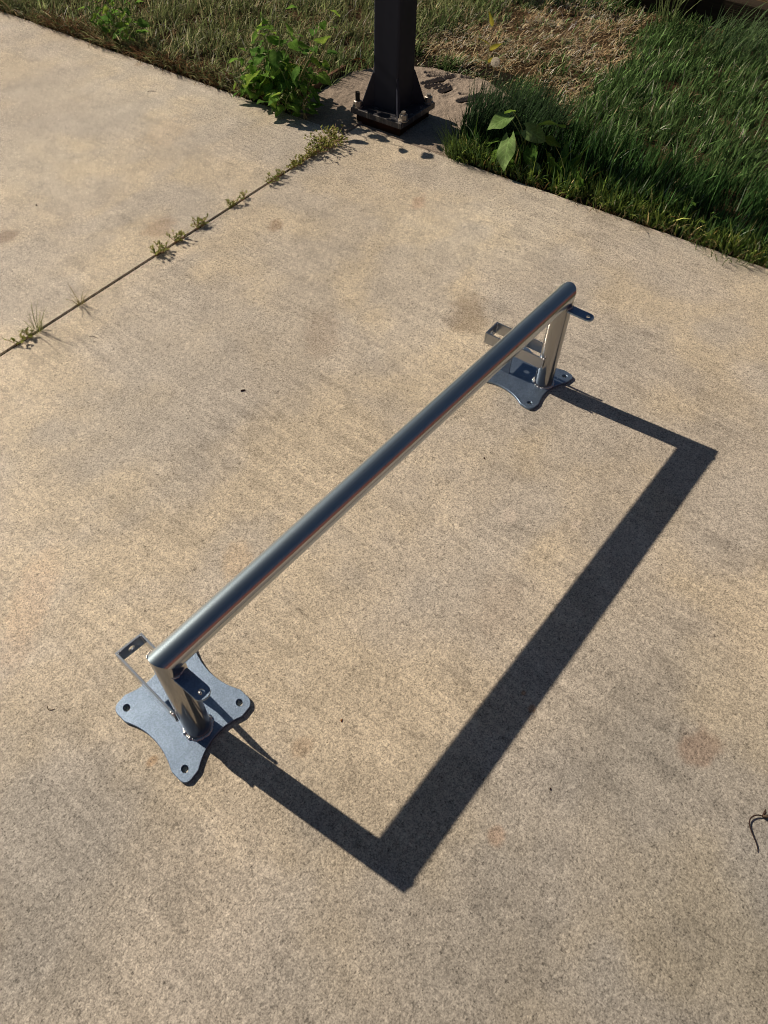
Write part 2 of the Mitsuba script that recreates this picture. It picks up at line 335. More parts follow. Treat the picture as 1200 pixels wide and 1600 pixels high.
rf = [[i, nr + (i + 1) % nr, (i + 1) % nr] for i in range(nr)] + [[i, nr + i, nr + (i + 1) % nr] for i in range(nr)]
add('concrete_footing', cat_mesh([inner, TM(rv, rf)]), 'rough_concrete', smooth=40); lab('concrete_footing', 'rough hand finished concrete footing with finger furrows round the post', kind='structure')

# ------------------------------------------------------------------ the steel rail
R, L, H = .0254, 1.2783, .2889
rail = thing('steel_rail', 'low polished steel tube rail on two legs with plates, standing on the concrete slab', 'rail')
NA = 96
def mitre_tube_x():
    a = np.arange(NA) * 2 * np.pi / NA; dy, dz = R * np.cos(a), R * np.sin(a)
    xsn = -dz; xsf = L + dz; V = []
    ts = np.r_[0, .003, np.linspace(.01, .99, 24), .997, 1]
    for t in ts: V.append(np.c_[xsn + (xsf - xsn) * t, dy, H + dz])
    V = np.vstack(V); F = []
    for i in range(len(ts) - 1):
        for j in range(NA):
            p, q = i * NA + j, i * NA + (j + 1) % NA
            F += [[p, p + NA, q + NA], [p, q + NA, q]]
    return TM(V, F)
def mitre_leg(x0, s):
    a = np.arange(NA) * 2 * np.pi / NA; dx, dy = R * np.cos(a), R * np.sin(a)
    top = H + s * dx; V = []
    ts = np.r_[0, np.linspace(.02, .98, 10), 1]
    for t in ts: V.append(np.c_[x0 + dx, dy, .006 + (top - .006) * t])
    V = np.vstack(V); F = []
    for i in range(len(ts) - 1):
        for j in range(NA):
            p, q = i * NA + j, i * NA + (j + 1) % NA
            F += [[p, q, q + NA], [p, q + NA, p + NA]]
    return TM(V, F)
part(rail, 'top_tube', mitre_tube_x(), 'polished_steel', True)
def bead(pts, r, seed, closed=True, amp=.45):
    """a run of weld: small overlapping drops along the path"""
    rg = np.random.default_rng(seed); pts = np.asarray(pts, float)
    d = np.r_[0, np.cumsum(np.linalg.norm(np.diff(np.vstack([pts, pts[:1]]) if closed else pts, axis=0), axis=1))]
    P = np.vstack([pts, pts[:1]]) if closed else pts
    ms = []; s = 0
    while s < d[-1]:
        c = np.array([np.interp(s, d, P[:, k]) for k in range(3)]) + rg.normal(0, r * .16, 3)
        rr = r * (1 + amp * rg.uniform(-1, 1))
        b = trimesh.creation.icosphere(2, rr); b.apply_scale([1, 1, .8]); b.apply_translation(c); ms.append(b)
        s += r * rg.uniform(.75, 1.25)
    return cat_mesh(ms)
def warp(p4):
    """maps the unit square (0..1) to the parallelogram of hole centres given by three of them"""
    o, ex, ey = np.array(p4[0]), np.array(p4[1]) - p4[0], np.array(p4[2]) - p4[0]
    return o, ex, ey
def plate(origin, ex, ey, key_label):
    side, rc, hole = .160, .0205, .0066
    h = side / 2 + rc
    sq = sg.box(-h, -h, h, h)
    depth, chord = .0165, .128
    rad = (chord ** 2 / 4 + depth ** 2) / (2 * depth)
    for k in range(4):
        a = k * math.pi / 2
        sq = sq.difference(sg.Point((h + rad - depth) * math.cos(a), (h + rad - depth) * math.sin(a)).buffer(rad, 96))
    sq = sq.buffer(.012).buffer(-.024, 24).buffer(.012, 24) if False else sq.buffer(-.0155, 32).buffer(.0155, 32).buffer(.03, 32).buffer(-.03, 32)
    for sx in (-1, 1):
        for sy in (-1, 1): sq = sq.difference(sg.Point(sx * side / 2, sy * side / 2).buffer(hole, 20))
    A = np.c_[np.array(ex) / side, np.array(ey) / side]; o = np.array(origin) + (np.array(ex) + np.array(ey)) / 2
    sq = affinity.affine_transform(sq, [A[0, 0], A[0, 1], A[1, 0], A[1, 1], o[0], o[1]])
    return sq
bn, ln_, rn_ = np.array([-.0715, -.0425]), np.array([-.063, .1355]), np.array([.0835, -.0268])
pn_poly = plate(bn, rn_ - bn, ln_ - bn, 0)
bf, rf_ = np.array([1.1823, -.0145]), np.array([1.3383, -.0337])
ef = rf_ - bf; pf_poly = plate(bf, ef, np.array([-ef[1], ef[0]]), 1)
k = part(rail, 'base_plate', bevel_plate(pn_poly, .006, .0012, .0009), 'plate_steel', 30); lab(k, 'near base plate, bright blue grey with concave sides and bolt holes')
k = part(rail, 'base_plate', bevel_plate(pf_poly, .006, .0012, .0009), 'plate_steel', 30); lab(k, 'far base plate, darker grey and partly shaded')
def ring_pts(x0, z, r, n=60): a = np.arange(n) * 2 * np.pi / n; return np.c_[x0 + r * np.cos(a), r * np.sin(a), 0 * a + z]
for i, (x0, s) in enumerate(((0.0, -1), (L, 1))):
    part(rail, 'leg', mitre_leg(x0, s), 'leg_steel', True)
    a_ = np.linspace(.15 * math.pi, .95 * math.pi, 40) * (1 if i == 0 else 1); rr_ = R + .0003
    mp = np.c_[x0 + s * rr_ * np.cos(a_), 0 * a_, H + rr_ * np.cos(a_)]; 
    mp = np.vstack([np.c_[x0 + s * rr_ * np.cos(a_), sg_ * rr_ * np.sin(a_), H + rr_ * np.cos(a_)] for sg_ in (1, -1)]) if False else np.c_[x0 + s * rr_ * np.cos(a_), rr_ * np.sin(a_), H + rr_ * np.cos(a_)]
    part(rail, 'weld_bead', bead(mp, .0011, 120 + i, False, .5), 'weld', 30)
    part(rail, 'weld_bead', bead(ring_pts(x0, .0078, R + .0012), .0030, 20 + i, amp=.5), 'weld', 30)
# flat strip brackets, one per leg, reaching back over the plate; each with one strip standing on the plate
SH, ZT, ST, HW, HL = .0336, .1058, .0045, .0613, .1849
def strip_x(y0, y1, x, z0, z1, hole=None):
    """a strip standing on edge that runs along y, its lower front corner rounded"""
    c = .006
    pl = sg.Polygon([(y0 + c, z0), (y1, z0), (y1, z1), (y0, z1), (y0, z0 + c)])
    if hole: pl = pl.difference(sg.Point(*hole).buffer(.0045, 16))
    m = bevel_plate(pl, ST, -ST / 2, .0006)
    m.apply_transform(np.array([[0, 0, 1, x], [1, 0, 0, 0], [0, 1, 0, 0], [0, 0, 0, 1.0]])); return m
def end_strip(x0, x1, y, z0, z1):
    pl = sg.box(x0, z0, x1, z1).difference(sg.Point((x0 + x1) / 2, (z0 + z1) / 2).buffer(.0068, 20))
    m = bevel_plate(pl, ST, -ST / 2, .0006)
    m.apply_transform(np.array([[1, 0, 0, 0], [0, 0, -1, y], [0, 1, 0, 0], [0, 0, 0, 1.0]])); return m
for i, (x0, inn, rot) in enumerate(((0.0, 1, -3.8), (L, -1, 2.0))):
    w = HW / 2 - ST / 2
    ms = []
    M = trimesh.transformations.rotation_matrix(math.radians(rot), [0, 0, 1], [x0, 0, 0])
    for sx in (-1, 1):
        s = strip_x(.0023, HL - ST, x0 + sx * w, ZT - SH, ZT, hole=(.135, ZT - SH * .55) if sx == 1 else None); s.apply_transform(M)
        k = part(rail, 'bracket_side', s, 'strip_steel', 30)
        wb = bead(np.array([[x0 + sx * (w + .001), .002 + .004 * t, ZT + .0005] for t in range(3)]), .0026, 40 + i * 2 + sx, False); wb.apply_transform(M)
        part(rail, 'weld_bead', wb, 'weld', 30)
        wb = bead(np.array([[x0 + sx * w, HL - ST / 2 - .002, ZT - SH + .002], [x0 + sx * (w - .003), HL - ST - .001, ZT - .001]]), .0019, 60 + i * 2 + sx, False); wb.apply_transform(M)
        part(rail, 'weld_bead', wb, 'weld', 30)
    e = end_strip(x0 - HW / 2, x0 + HW / 2, HL - ST / 2, ZT - SH, ZT); e.apply_transform(M)
    part(rail, 'bracket_end', e, 'strip_steel', 30)
    pl = bevel_plate(sg.box(.0935, .0072, .140, ZT - SH - .0004), ST, -ST / 2, .0006)
    pl.apply_transform(np.array([[0, 0, 1, x0 + inn * w], [1, 0, 0, 0], [0, 1, 0, 0], [0, 0, 0, 1.0]])); pl.apply_transform(M)
    part(rail, 'bracket_foot', pl, 'strip_steel', 30)
    wb = bead(np.array([[x0 + inn * w + (.003 * -inn), .098 + .004 * t, .0078] for t in range(8)]), .0024, 80 + i, False); wb.apply_transform(M)
    part(rail, 'weld_bead', wb, 'weld', 30)
    # the flat tab with a rounded end and a hole, below the corner
    tw = .0145
    tabp = unary_union([sg.box(-tw, -.074, tw, -.0235), sg.Point(0, -.074).buffer(tw, 32)]).difference(sg.Point(0, -.074).buffer(.0055, 20))
    tabp = affinity.translate(tabp, x0 + (.002 if i == 0 else -.002), 0)
    part(rail, 'tab', bevel_plate(tabp, .005, .2590, .0006), 'plate_steel', 30)
    part(rail, 'weld_bead', bead(np.array([[x0 - .013 + .0026 * t, -.0255 + .00016 * (t - 5) ** 2, .2655] for t in range(11)]), .0022, 90 + i, False), 'weld', 30)

# ------------------------------------------------------------------ the post
post = thing('steel_post', 'dark square steel post bolted to the rough concrete footing', 'post')
pc, th, PW, BW = np.array([2.284, 1.332]), math.radians(3.5), .120, .248
def loc(x, y): c, s = math.cos(th), math.sin(th); return pc + [c * x - s * y, s * x + c * y]
ZB = .034
sqp = sg.box(-PW / 2, -PW / 2, PW / 2, PW / 2).buffer(-.010).buffer(.010, 12)
def placed(poly): return affinity.translate(affinity.rotate(poly, th, origin=(0, 0), use_radians=True), *pc)
part(post, 'shaft', extr(placed(sqp), 3.2, ZB + .022), 'post_paint', 30)
part(post, 'base_plate', bevel_plate(placed(sg.box(-BW / 2, -BW / 2, BW / 2, BW / 2)), .022, ZB, .002), 'post_base_paint')
part(post, 'packing', boxm(pc[0], pc[1], ZB / 2 - .005, .215, .215, ZB + .008, th), 'rust')
d = PW / 2 - .002
for ux, uy in ((-1, -1), (-1, 1), (1, -1), (1, 1)):
    ang = math.atan2(uy, ux) + th
    c0 = loc(ux * d, uy * d) - np.array([math.cos(ang), math.sin(ang)]) * .004
    pl = sg.Polygon([(0, ZB + .022), (.054, ZB + .022), (.054, ZB + .030), (.007, .182), (0, .182)])
    m = bevel_plate(pl, .009, -.0045, .001)
    A = np.eye(4); A[:3, 0] = [math.cos(ang), math.sin(ang), 0]; A[:3, 1] = [0, 0, 1]; A[:3, 2] = [math.sin(ang), -math.cos(ang), 0]; A[:2, 3] = c0
    m.apply_transform(A); part(post, 'gusset', m, 'post_paint')
for j, (ux, uy) in enumerate(((-1, -1), (-1, 1), (1, -1), (1, 1))):
    off = .010
    b = loc(ux * .104 + (off if ux * uy > 0 else 0) , uy * .104 - (off if ux * uy > 0 else 0))
    hx = sg.Polygon([(.017 * math.cos(t * math.pi / 3 + .3), .017 * math.sin(t * math.pi / 3 + .3)) for t in range(6)])
    nut = bevel_plate(affinity.translate(hx, *b), .021, ZB + .026, .0025)
    wsh = extr(affinity.translate(sg.Point(0, 0).buffer(.021, 20), *b), .004, ZB + .022)
    key = part(post, 'anchor_bolt', cat_mesh([nut, wsh]), 'galvanised')
    st = tube([[b[0], b[1], ZB + .02], [b[0], b[1], ZB + (.078 if (ux, uy) == (-1, 1) else .056)]], .0092, 16)
    scene[key + '__stud'] = mikit.ply(st, 'bolt_thread' if (ux, uy) == (-1, 1) else 'galvanised', smooth=40)

fs = thing('form_board', 'thin brown wooden form strip along the left edge of the footing', 'board')
add(fs, cat_mesh([boxm((a[0] + b[0]) / 2, (a[1] + b[1]) / 2, .004, math.hypot(b[0] - a[0], b[1] - a[1]), .018, .045, math.atan2(b[1] - a[1], b[0] - a[0]), .002) for a, b in [((2.18, 1.752), (2.52, 1.795))]]), 'old_board')

# ------------------------------------------------------------------ grass
def blades(x, y, z, length, width, lean_dir, lean, col, seed, curl=.5):
    """vectorised grass blades: x, y, z roots; each a curved, tapering ribbon of 7 vertices"""
    rg = np.random.default_rng(seed); n = len(x)
    ts = np.array([0, .38, .72, 1.0]); ws = np.array([1, .9, .62, 0])
    az = rg.uniform(0, 2 * np.pi, n); face = lean_dir + np.pi / 2 + rg.normal(0, .7, n)
    V = np.zeros((n, 7, 3)); C = np.zeros((n, 7, 3))
    a0 = lean * .35; a1 = lean * (1 + curl)
    # integrate the bend
    pos = np.zeros((n, 3)); pos[:, 0], pos[:, 1], pos[:, 2] = x, y, z
    prev = 0; idx = 0
    for t, w in zip(ts, ws):
        ang = a0 + (a1 - a0) * (t + prev) / 2
        ds = (t - prev) * length
        pos = pos + np.stack([np.sin(ang) * np.cos(lean_dir) * ds, np.sin(ang) * np.sin(lean_dir) * ds, np.cos(ang) * ds], -1)
        side = np.stack([np.cos(face), np.sin(face), 0 * face], -1) * (width * w / 2)[:, None]
        shade = col
        if w > 0:
            V[:, idx] = pos - side; V[:, idx + 1] = pos + side; C[:, idx] = shade; C[:, idx + 1] = shade; idx += 2
        else:
            V[:, idx] = pos; C[:, idx] = shade
        prev = t
    base = (np.arange(n) * 7)[:, None, None]
    f = np.array([[0, 1, 3], [0, 3, 2], [2, 3, 5], [2, 5, 4], [4, 5, 6]])[None]
    F = (base + f).reshape(-1, 3)
    return V.reshape(-1, 3), F, C.reshape(-1, 3)

def vnoise(x, y, s, seed, o=2): return meshkit.fbm(np.stack([x / s, y / s, 0 * x + seed], -1), o, seed)

def in_pad(x, y): return shapely.contains_xy(PAD.buffer(-.012), x, y)
DEAD = [((3.05, 1.60), .24, .16), ((3.35, 1.45), .40, .26), ((3.00, 1.27), .26, .17), ((3.75, 1.40), .38, .24), ((3.45, 1.05), .32, .16), ((3.05, .98), .20, .14), ((3.8, 1.12), .34, .13), ((2.80, 1.62), .16, .1)]
def dead(x, y):
    m = np.zeros_like(x)
    for (cx, cy), rx, ry in DEAD:
        dd = np.hypot((x - cx) / rx, (y - cy) / ry) + .9 * (vnoise(x, y, .12, 3) - .5)
        m = np.maximum(m, np.clip((1.42 - dd) / .85, 0, 1))
    return m
def lawn_zone(n, x0, x1, y0, y1, seed, lmin=.05, lmax=.11, edge=False):
    rg = np.random.default_rng(seed)
    y = rg.uniform(y0, y1, n)
    x = xe(y) + .004 + (rg.uniform(0, .09, n) if edge else rg.uniform(0, 1, n) * (x1 - xe(y)))
    k = (x > x0) & (x < x1) & ~in_pad(x, y) & (x < 4.16)
    # thin out in bare spots
    den = vnoise(x, y, .10, 12)
    k &= rg.uniform(0, 1, n) < np.clip((den - .25) * 3.2, .12, 1)
    return x[k], y[k], rg

def lawn_cols(x, y, rg):
    n = len(x)
    leftness = np.clip((y - 1.45) / .55 + .6 * (vnoise(x, y, .25, 9) - .5), 0, 1)
    dd = dead(x, y)
    v = np.exp(rg.normal(-.16, .60, n))[:, None]
    pale = rg.uniform(0, 1, n) < .035
    green = np.array([.066, .140, .046]) + rg.uniform(0, 1, n)[:, None] * np.array([.070, .088, .044])
    olive = np.array([.135, .190, .075]) + rg.uniform(0, 1, n)[:, None] * np.array([.15, .13, .09])
    straw = np.array([.68, .56, .38]) + rg.uniform(-1, 1, n)[:, None] * np.array([.16, .13, .09])
    rusty = np.array([.56, .39, .22])
    straw = np.where((vnoise(x, y, .16, 21) > .52)[:, None], straw, straw * .55 + rusty * .45)
    col = green * (1 - leftness[:, None]) + olive * leftness[:, None]
    ps = np.clip(dd * .85 + .03 + .16 * leftness, 0, 1)
    s = rg.uniform(0, 1, n) < ps
    col = np.where(s[:, None], straw, col) * v
    col = np.where(pale[:, None], np.array([.52, .55, .44]), col)  # scattered whitish blades stand in for sun glints, put in as colour
    # dry, reddish thatch along the left edge
    ed = (y > 1.75) & (x < xe(y) + .07) & (rg.uniform(0, 1, n) < .6 * np.clip(vnoise(x, y, .2, 55) * 2.2 - .3, 0, 1))
    col = np.where(ed[:, None], np.array([.19, .115, .065]) * v ** .6, col)
    return np.clip(col, .01, .8), dd, leftness, s

GR = []
def grow(n, x0, x1, y0, y1, seed, edge=False, scale=1.0):
    x, y, rg = lawn_zone(n, x0, x1, y0, y1, seed, edge=edge)
    col, dd, lf, straw = lawn_cols(x, y, rg)
    m = len(x)
    ln = rg.uniform(.035, .095, m) * (1 - .40 * dd) * (.8 + .5 * vnoise(x, y, .3, 31)) * scale
    wd = rg.uniform(.0030, .0066, m) * (1 - .25 * straw)
    ldir = -1.1 + 2.2 * (vnoise(x, y, .35, 41) - .5) + rg.normal(0, 1.25, m)      # leans to the right of the picture, in swirls
    lean = np.clip(rg.normal(.60, .38, m) + .5 * dd + .35 * straw + .15 * lf, .05, 1.5)
    if edge:
        lean = np.where(y > 1.75, rg.uniform(.7, 1.35, m), lean)
        ldir = np.where(rg.uniform(0, 1, m) < .6, np.pi + rg.normal(0, .7, m), ldir); ln *= np.where(rg.uniform(0, 1, m) < .10, 1.25, .8)
    shady = (y < 1.0) & (x - xe(y) > .08 + .05 * (vnoise(x, y, .15, 77) - .5)) & (x - xe(y) < .42 + .15 * (vnoise(x, y, .2, 78) - .5))      # a taller fringe behind the trimmed edge, its shade painted in as darker colour
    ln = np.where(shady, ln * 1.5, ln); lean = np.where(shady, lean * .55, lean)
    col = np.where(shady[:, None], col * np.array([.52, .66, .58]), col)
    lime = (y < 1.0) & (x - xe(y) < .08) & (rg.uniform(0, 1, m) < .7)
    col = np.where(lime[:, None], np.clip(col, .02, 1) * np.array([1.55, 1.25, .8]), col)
    z = soil_z(x, y) - .003
    if edge: z = np.maximum(z, .001); ln = np.where(y > 1.75, ln * 1.15, ln)
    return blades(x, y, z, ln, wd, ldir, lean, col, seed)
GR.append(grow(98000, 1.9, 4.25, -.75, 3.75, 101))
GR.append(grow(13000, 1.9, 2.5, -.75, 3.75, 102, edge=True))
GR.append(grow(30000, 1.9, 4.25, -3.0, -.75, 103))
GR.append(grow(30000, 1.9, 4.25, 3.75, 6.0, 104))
def strewn(n, seed):
    """dry blades and clippings lying on the slab along its edge"""
    rg = np.random.default_rng(seed); y = np.where(rg.uniform(0, 1, n) < .6, rg.uniform(1.9, 3.7, n), rg.uniform(-.7, .95, n))
    x = xe(y) + .015 - np.abs(rg.normal(0, .022, n))
    c = np.where((rg.uniform(0, 1, n) < .5)[:, None], np.array([.20, .13, .075]), np.array([.34, .28, .17])) * rg.uniform(.5, 1.4, n)[:, None]
    return blades(x, y, np.full(n, .0015), rg.uniform(.015, .06, n), rg.uniform(.0012, .0028, n), rg.uniform(0, 6.28, n), np.full(n, 1.02), c, seed, .5)
GR.append(strewn(700, 105))
def join(parts):
    V = np.vstack([p[0] for p in parts]); C = np.vstack([p[2] for p in parts]); F = []; o = 0
    for p in parts: F.append(p[1] + o); o += len(p[0])
    return V, np.vstack(F), C
V, F, C = join(GR)
scene['lawn_grass'] = mikit.ply((V, F), 'blade', smooth=False, color=C)
lab('lawn_grass', 'uncut lawn, green at right, dull olive at left, with a straw coloured dead patch beyond the post', 'grass', kind='stuff')

# ------------------------------------------------------------------ plants
def leaf_mesh(L_, W_, fold=.25, droop=.35, cordate=.16, wave=.05, seed=0, nt=9, ns=5, toothed=False):
    """a heart to ovate leaf, base at the origin, tip along +x, upper side +z"""
    rg = np.random.default_rng(seed)
    t = np.linspace(0, 1, nt); s = np.linspace(-1, 1, ns)
    w = W_ / 2 * np.clip(np.sin(np.pi * np.clip(t, 0, 1) ** .62), 0, 1) ** .75
    w[0] = W_ * .18 if cordate else W_ * .03; w[-1] = 0
    if toothed: w[1:-1] *= 1 + .14 * (np.arange(nt - 2) % 2 * 2 - 1)
    Tt, Ss = np.meshgrid(t, s, indexing='ij'); Wv = w[:, None]
    X = L_ * Tt - cordate * L_ * np.abs(Ss) ** 1.5 * np.exp(-Tt * 5)
    Y = Wv * Ss
    ph = rg.uniform(0, 6.28)
    Z = fold * np.abs(Y) - droop * L_ * Tt ** 2 * .6 + wave * L_ * np.sin(Tt * 9 + ph + Ss * 2) * np.abs(Ss)
    V = np.stack([X, Y, Z], -1).reshape(-1, 3)
    i = (np.arange(nt - 1)[:, None] * ns + np.arange(ns - 1)[None]).ravel()
    F = np.vstack([np.c_[i, i + ns, i + ns + 1], np.c_[i, i + ns + 1, i + 1]])
    m = TM(V, F); m.metadata['grid'] = (nt, ns); return m
def aim(mesh, pos, az, pitch, roll=0.0):
    m = mesh.copy()
    m.apply_transform(trimesh.transformations.euler_matrix(roll, -pitch, az, 'sxyz')); m.apply_translation(pos); return m
def orient(mesh, pos, tip, normal):
    t = np.array(tip, float); t /= np.linalg.norm(t); n_ = np.array(normal, float); n_ -= t * (n_ @ t); n_ /= np.linalg.norm(n_)
    A = np.eye(4); A[:3, 0] = t; A[:3, 1] = np.cross(n_, t); A[:3, 2] = n_; A[:3, 3] = pos
    m = mesh.copy(); m.apply_transform(A); return m
def proj_uv(p):
    dd = np.asarray(p) - CAM_O; z = dd @ CAM_F; rt = np.cross(CAM_F, CAM_U); return 600 + 1136.6 * (dd @ rt) / z, 800 - 1136.6 * (dd @ CAM_U) / z
scene['leaf_pale'] = leaf_mat(leafc((.14, .25, .085), (.20, .32, .13)), 0.7, 0.30)
def leafy_stem(key, base, tip, bend, n, size, mats, rg, stem_r=.0030, stem_mat='stem_green', start=.2, W=.8, small=1.0, cord=.14, toothed=False):
    base, tip = np.array(base, float), np.array(tip, float)
    mid = (base + tip) / 2 + np.array(bend)
    c = curve([base, mid, tip], 12)
    part(key, 'stem', tube(c, np.linspace(stem_r, stem_r * .45, 12), 7), stem_mat, True)
    for i in range(n):
        t = start + (1 - start) * (i + .5 * rg.uniform(0, 1)) / max(1, n - .6); t = min(t, 1)
        p = np.array([np.interp(t * 11, np.arange(12), c[:, k_]) for k_ in range(3)])
        az = i * 2.4 + rg.normal(0, .5); pit = rg.normal(-.15, .35)
        sz = size * rg.uniform(.6, 1.25) * (1 - .45 * t * small)
        pl = sz * rg.uniform(.35, .7)
        q = p + pl * np.array([math.cos(az), math.sin(az), .5])
        lf = aim(leaf_mesh(sz, sz * W * rg.uniform(.85, 1.1), .22, rg.uniform(.2, .7), cord, .05, int(rg.integers(1e6)), toothed=toothed), q, az, pit, rg.normal(0, .45))
        pt = tube(curve([p, (p + q) / 2 + [0, 0, .01 * pl / .03], q], 5), stem_r * .5, 5)
        k = part(key, 'leaf', lf, mats[int(rg.integers(len(mats)))], True)
        scene[k + '__petiole'] = mikit.ply(pt, stem_mat, smooth=True)

rg = np.random.default_rng(5)
wa = thing('broadleaf_weed', 'tall bushy green weed with heart shaped leaves left of the steel post', 'weed', 'broad leaved weeds at the lawn edge')
MA = ['leaf_dark', 'leaf_dark', 'leaf_mid', 'leaf_mid', 'leaf_light']
B = np.array([2.08, 1.775, -.01])
for bx, by, dx, dy, h, n, s in [
        (0, 0, .02, -.02, .34, 9, .115), (0, .03, -.02, .05, .30, 9, .105), (.02, -.05, .09, -.20, .37, 9, .085), (.03, -.08, .05, -.27, .33, 9, .085), (.0, -.08, .0, -.22, .28, 8, .075), (-.02, .08, -.04, .12, .20, 8, .080),
        (-.03, .12, -.05, .17, .16, 8, .058), (-.02, -.05, -.05, -.05, .19, 8, .078), (.0, -.10, .02, -.15, .20, 9, .070), (-.05, .02, -.08, .02, .15, 9, .065), (-.03, .08, -.07, .10, .11, 9, .060),
        (.03, .05, .06, .07, .28, 7, .095), (-.04, -.12, -.07, -.14, .12, 9, .060), (-.02, -.17, -.01, -.19, .11, 9, .052), (-.05, .14, -.09, .15, .10, 8, .05), (-.06, -.03, -.10, -.06, .09, 8, .058),
        (-.03, -.17, -.05, -.19, .08, 8, .046), (.02, .0, .03, -.06, .25, 8, .085), (.05, .10, .10, .14, .22, 7, .07), (.06, -.10, .14, -.16, .24, 7, .062), (-.04, .15, -.06, .19, .09, 7, .045), (.06, .0, .10, .0, .24, 8, .08),
        (-.05, .06, -.09, .07, .10, 9, .055), (-.04, -.08, -.09, -.10, .09, 9, .052), (-.01, .0, -.03, .0, .15, 9, .07)]:
    leafy_stem(wa, B + [bx + rg.normal(0, .012), by + rg.normal(0, .015), 0], B + [dx, dy, h], [rg.normal(0, .02), rg.normal(0, .02), .02], n, s, MA, rg, stem_mat='stem_pale' if dy < -.15 else 'stem_green')
wb = thing('broadleaf_weed', 'smaller leafy green weed at the slab edge near upper left corner', 'weed', 'broad leaved weeds at the lawn edge')
B = np.array([2.06, 2.83, -.01])
for dx, dy, h, n, s in [(.02, .02, .20, 9, .060), (-.03, -.05, .18, 9, .055), (.05, .12, .19, 9, .045), (-.04, .14, .15, 9, .045), (.05, -.12, .21, 8, .060), (.0, -.17, .15, 9, .045), (-.06, .05, .11, 9, .045), (.05, .20, .15, 9, .038), (-.02, -.1, .1, 9, .045),
                        (.04, .04, .16, 9, .05), (-.03, .10, .12, 9, .042), (.01, .17, .17, 9, .036), (-.04, -.14, .10, 9, .04), (.08, -.04, .2, 8, .05)]:
    leafy_stem(wb, B + [dx * .3 + rg.normal(0, .02), dy * .5 + rg.normal(0, .03), 0], B + [dx, dy, h], [0, 0, .02], n, s, ['leaf_mid', 'leaf_mid', 'leaf_dark', 'leaf_light'], rg, stem_r=.0016, W=.62, cord=.05)

# low weed with a few large leaves by the post's shadow
wc = thing('broadleaf_weed', 'low weed with large pale green heart leaves at the lawn edge right of the post', 'weed', 'broad leaved weeds at the lawn edge')
B = np.array([2.285, .70, -.01])
for off, hgt, az, pit, sz, Wf, roll, mat in [((-.055, .045), .125, 3.5, -.95, .115, .70, .25, 'leaf_pale'), ((-.005, .085), .175, 2.6, -.25, .090, .85, .2, 'leaf_pale'), ((.03, -.02), .165, -.75, .05, .105, .70, -.5, 'leaf_light'),
                                             ((.0, .01), .15, -2.6, -.5, .085, .8, .1, 'leaf_pale'), ((-.02, -.03), .10, -2.4, -.8, .075, .75, .1, 'leaf_dark'), ((-.06, .08), .07, 3.0, -.6, .05, .8, .2, 'leaf_mid'), ((-.06, .02), .05, 3.9, -.8, .04, .8, 0, 'leaf_mid'),
                                             ((.02, .04), .12, 1.2, -.3, .07, .8, 0, 'leaf_dark'), ((-.05, -.06), .06, 4.2, -.5, .045, .8, .2, 'leaf_pale'), ((-.01, .12), .08, 2.2, -.4, .05, .85, .1, 'leaf_mid'), ((-.065, .05), .03, 3.3, -.9, .038, .9, .1, 'leaf_pale'),
                                             ((.04, -.06), .12, -1.2, -.2, .06, .8, .2, 'leaf_light'), ((-.03, .06), .21, 2.9, .2, .045, .8, .3, 'leaf_light')]:
    q = B + [off[0], off[1], hgt]
    lm = leaf_mesh(sz, sz * Wf, .14, .25, .22, .05, int(rg.integers(1e6)), nt=13, ns=9)
    lm = orient(lm, q, (-.62, -.25, -.62), (-.63, .31, .71)) if pit == -.95 else orient(lm, q, (-.5, .5, -.3), (-.60, .25, .75)) if pit == -.25 else orient(lm, q, (.2, -.9, -.25), (-.62, -.12, .72)) if pit == -.5 else orient(lm, q, (-.55, -.55, -.6), (-.66, .22, .68)) if pit == -.8 else aim(lm, q, az, pit, roll)
    k = part(wc, 'leaf', lm, mat, True)
    scene[k + '__petiole'] = mikit.ply(tube(curve([B + [0, 0, 0], B + [off[0] * .4, off[1] * .4, hgt * .75], q], 8), .0016, 6), 'stem_green', smooth=True)
wd = thing('dandelion', 'dark toothed dandelion leaves standing upright in the shaded lawn edge', 'weed')
B = np.array([2.285, .53, -.012])
for az, pit, sz in [(.4, 1.2, .15), (2.2, 1.1, .13), (3.6, .9, .11), (-1.2, 1.0, .13), (-2.4, .8, .10), (1.2, .9, .14), (5.4, 1.25, .15), (3.0, 1.3, .12), (-.6, 1.2, .13)]:
    part(wd, 'leaf', aim(leaf_mesh(sz, sz * .27, .3, .25, 0, .04, int(rg.integers(1e6)), nt=13, toothed=True), B + rg.normal(0, .02, 3) * [1, 1.6, 0], az, pit, rg.normal(0, .3)), ['leaf_mid', 'leaf_light', 'leaf_dark'][int(rg.integers(3))], True)
# small clovers and sprouts on the right edge
we = thing('sprout', 'small round leaved green sprout at the lawn edge near right border', 'weed')
for (x, y, h) in [(2.31, .12, .09), (2.30, .06, .10), (2.295, -.03, .085)]:
    leafy_stem(we, [x, y, -.01], [x + .005, y - .01, h], [0, .006, 0], 4, .026, ['leaf_mid', 'leaf_light'], rg, stem_r=.001, cord=.1, W=.95)

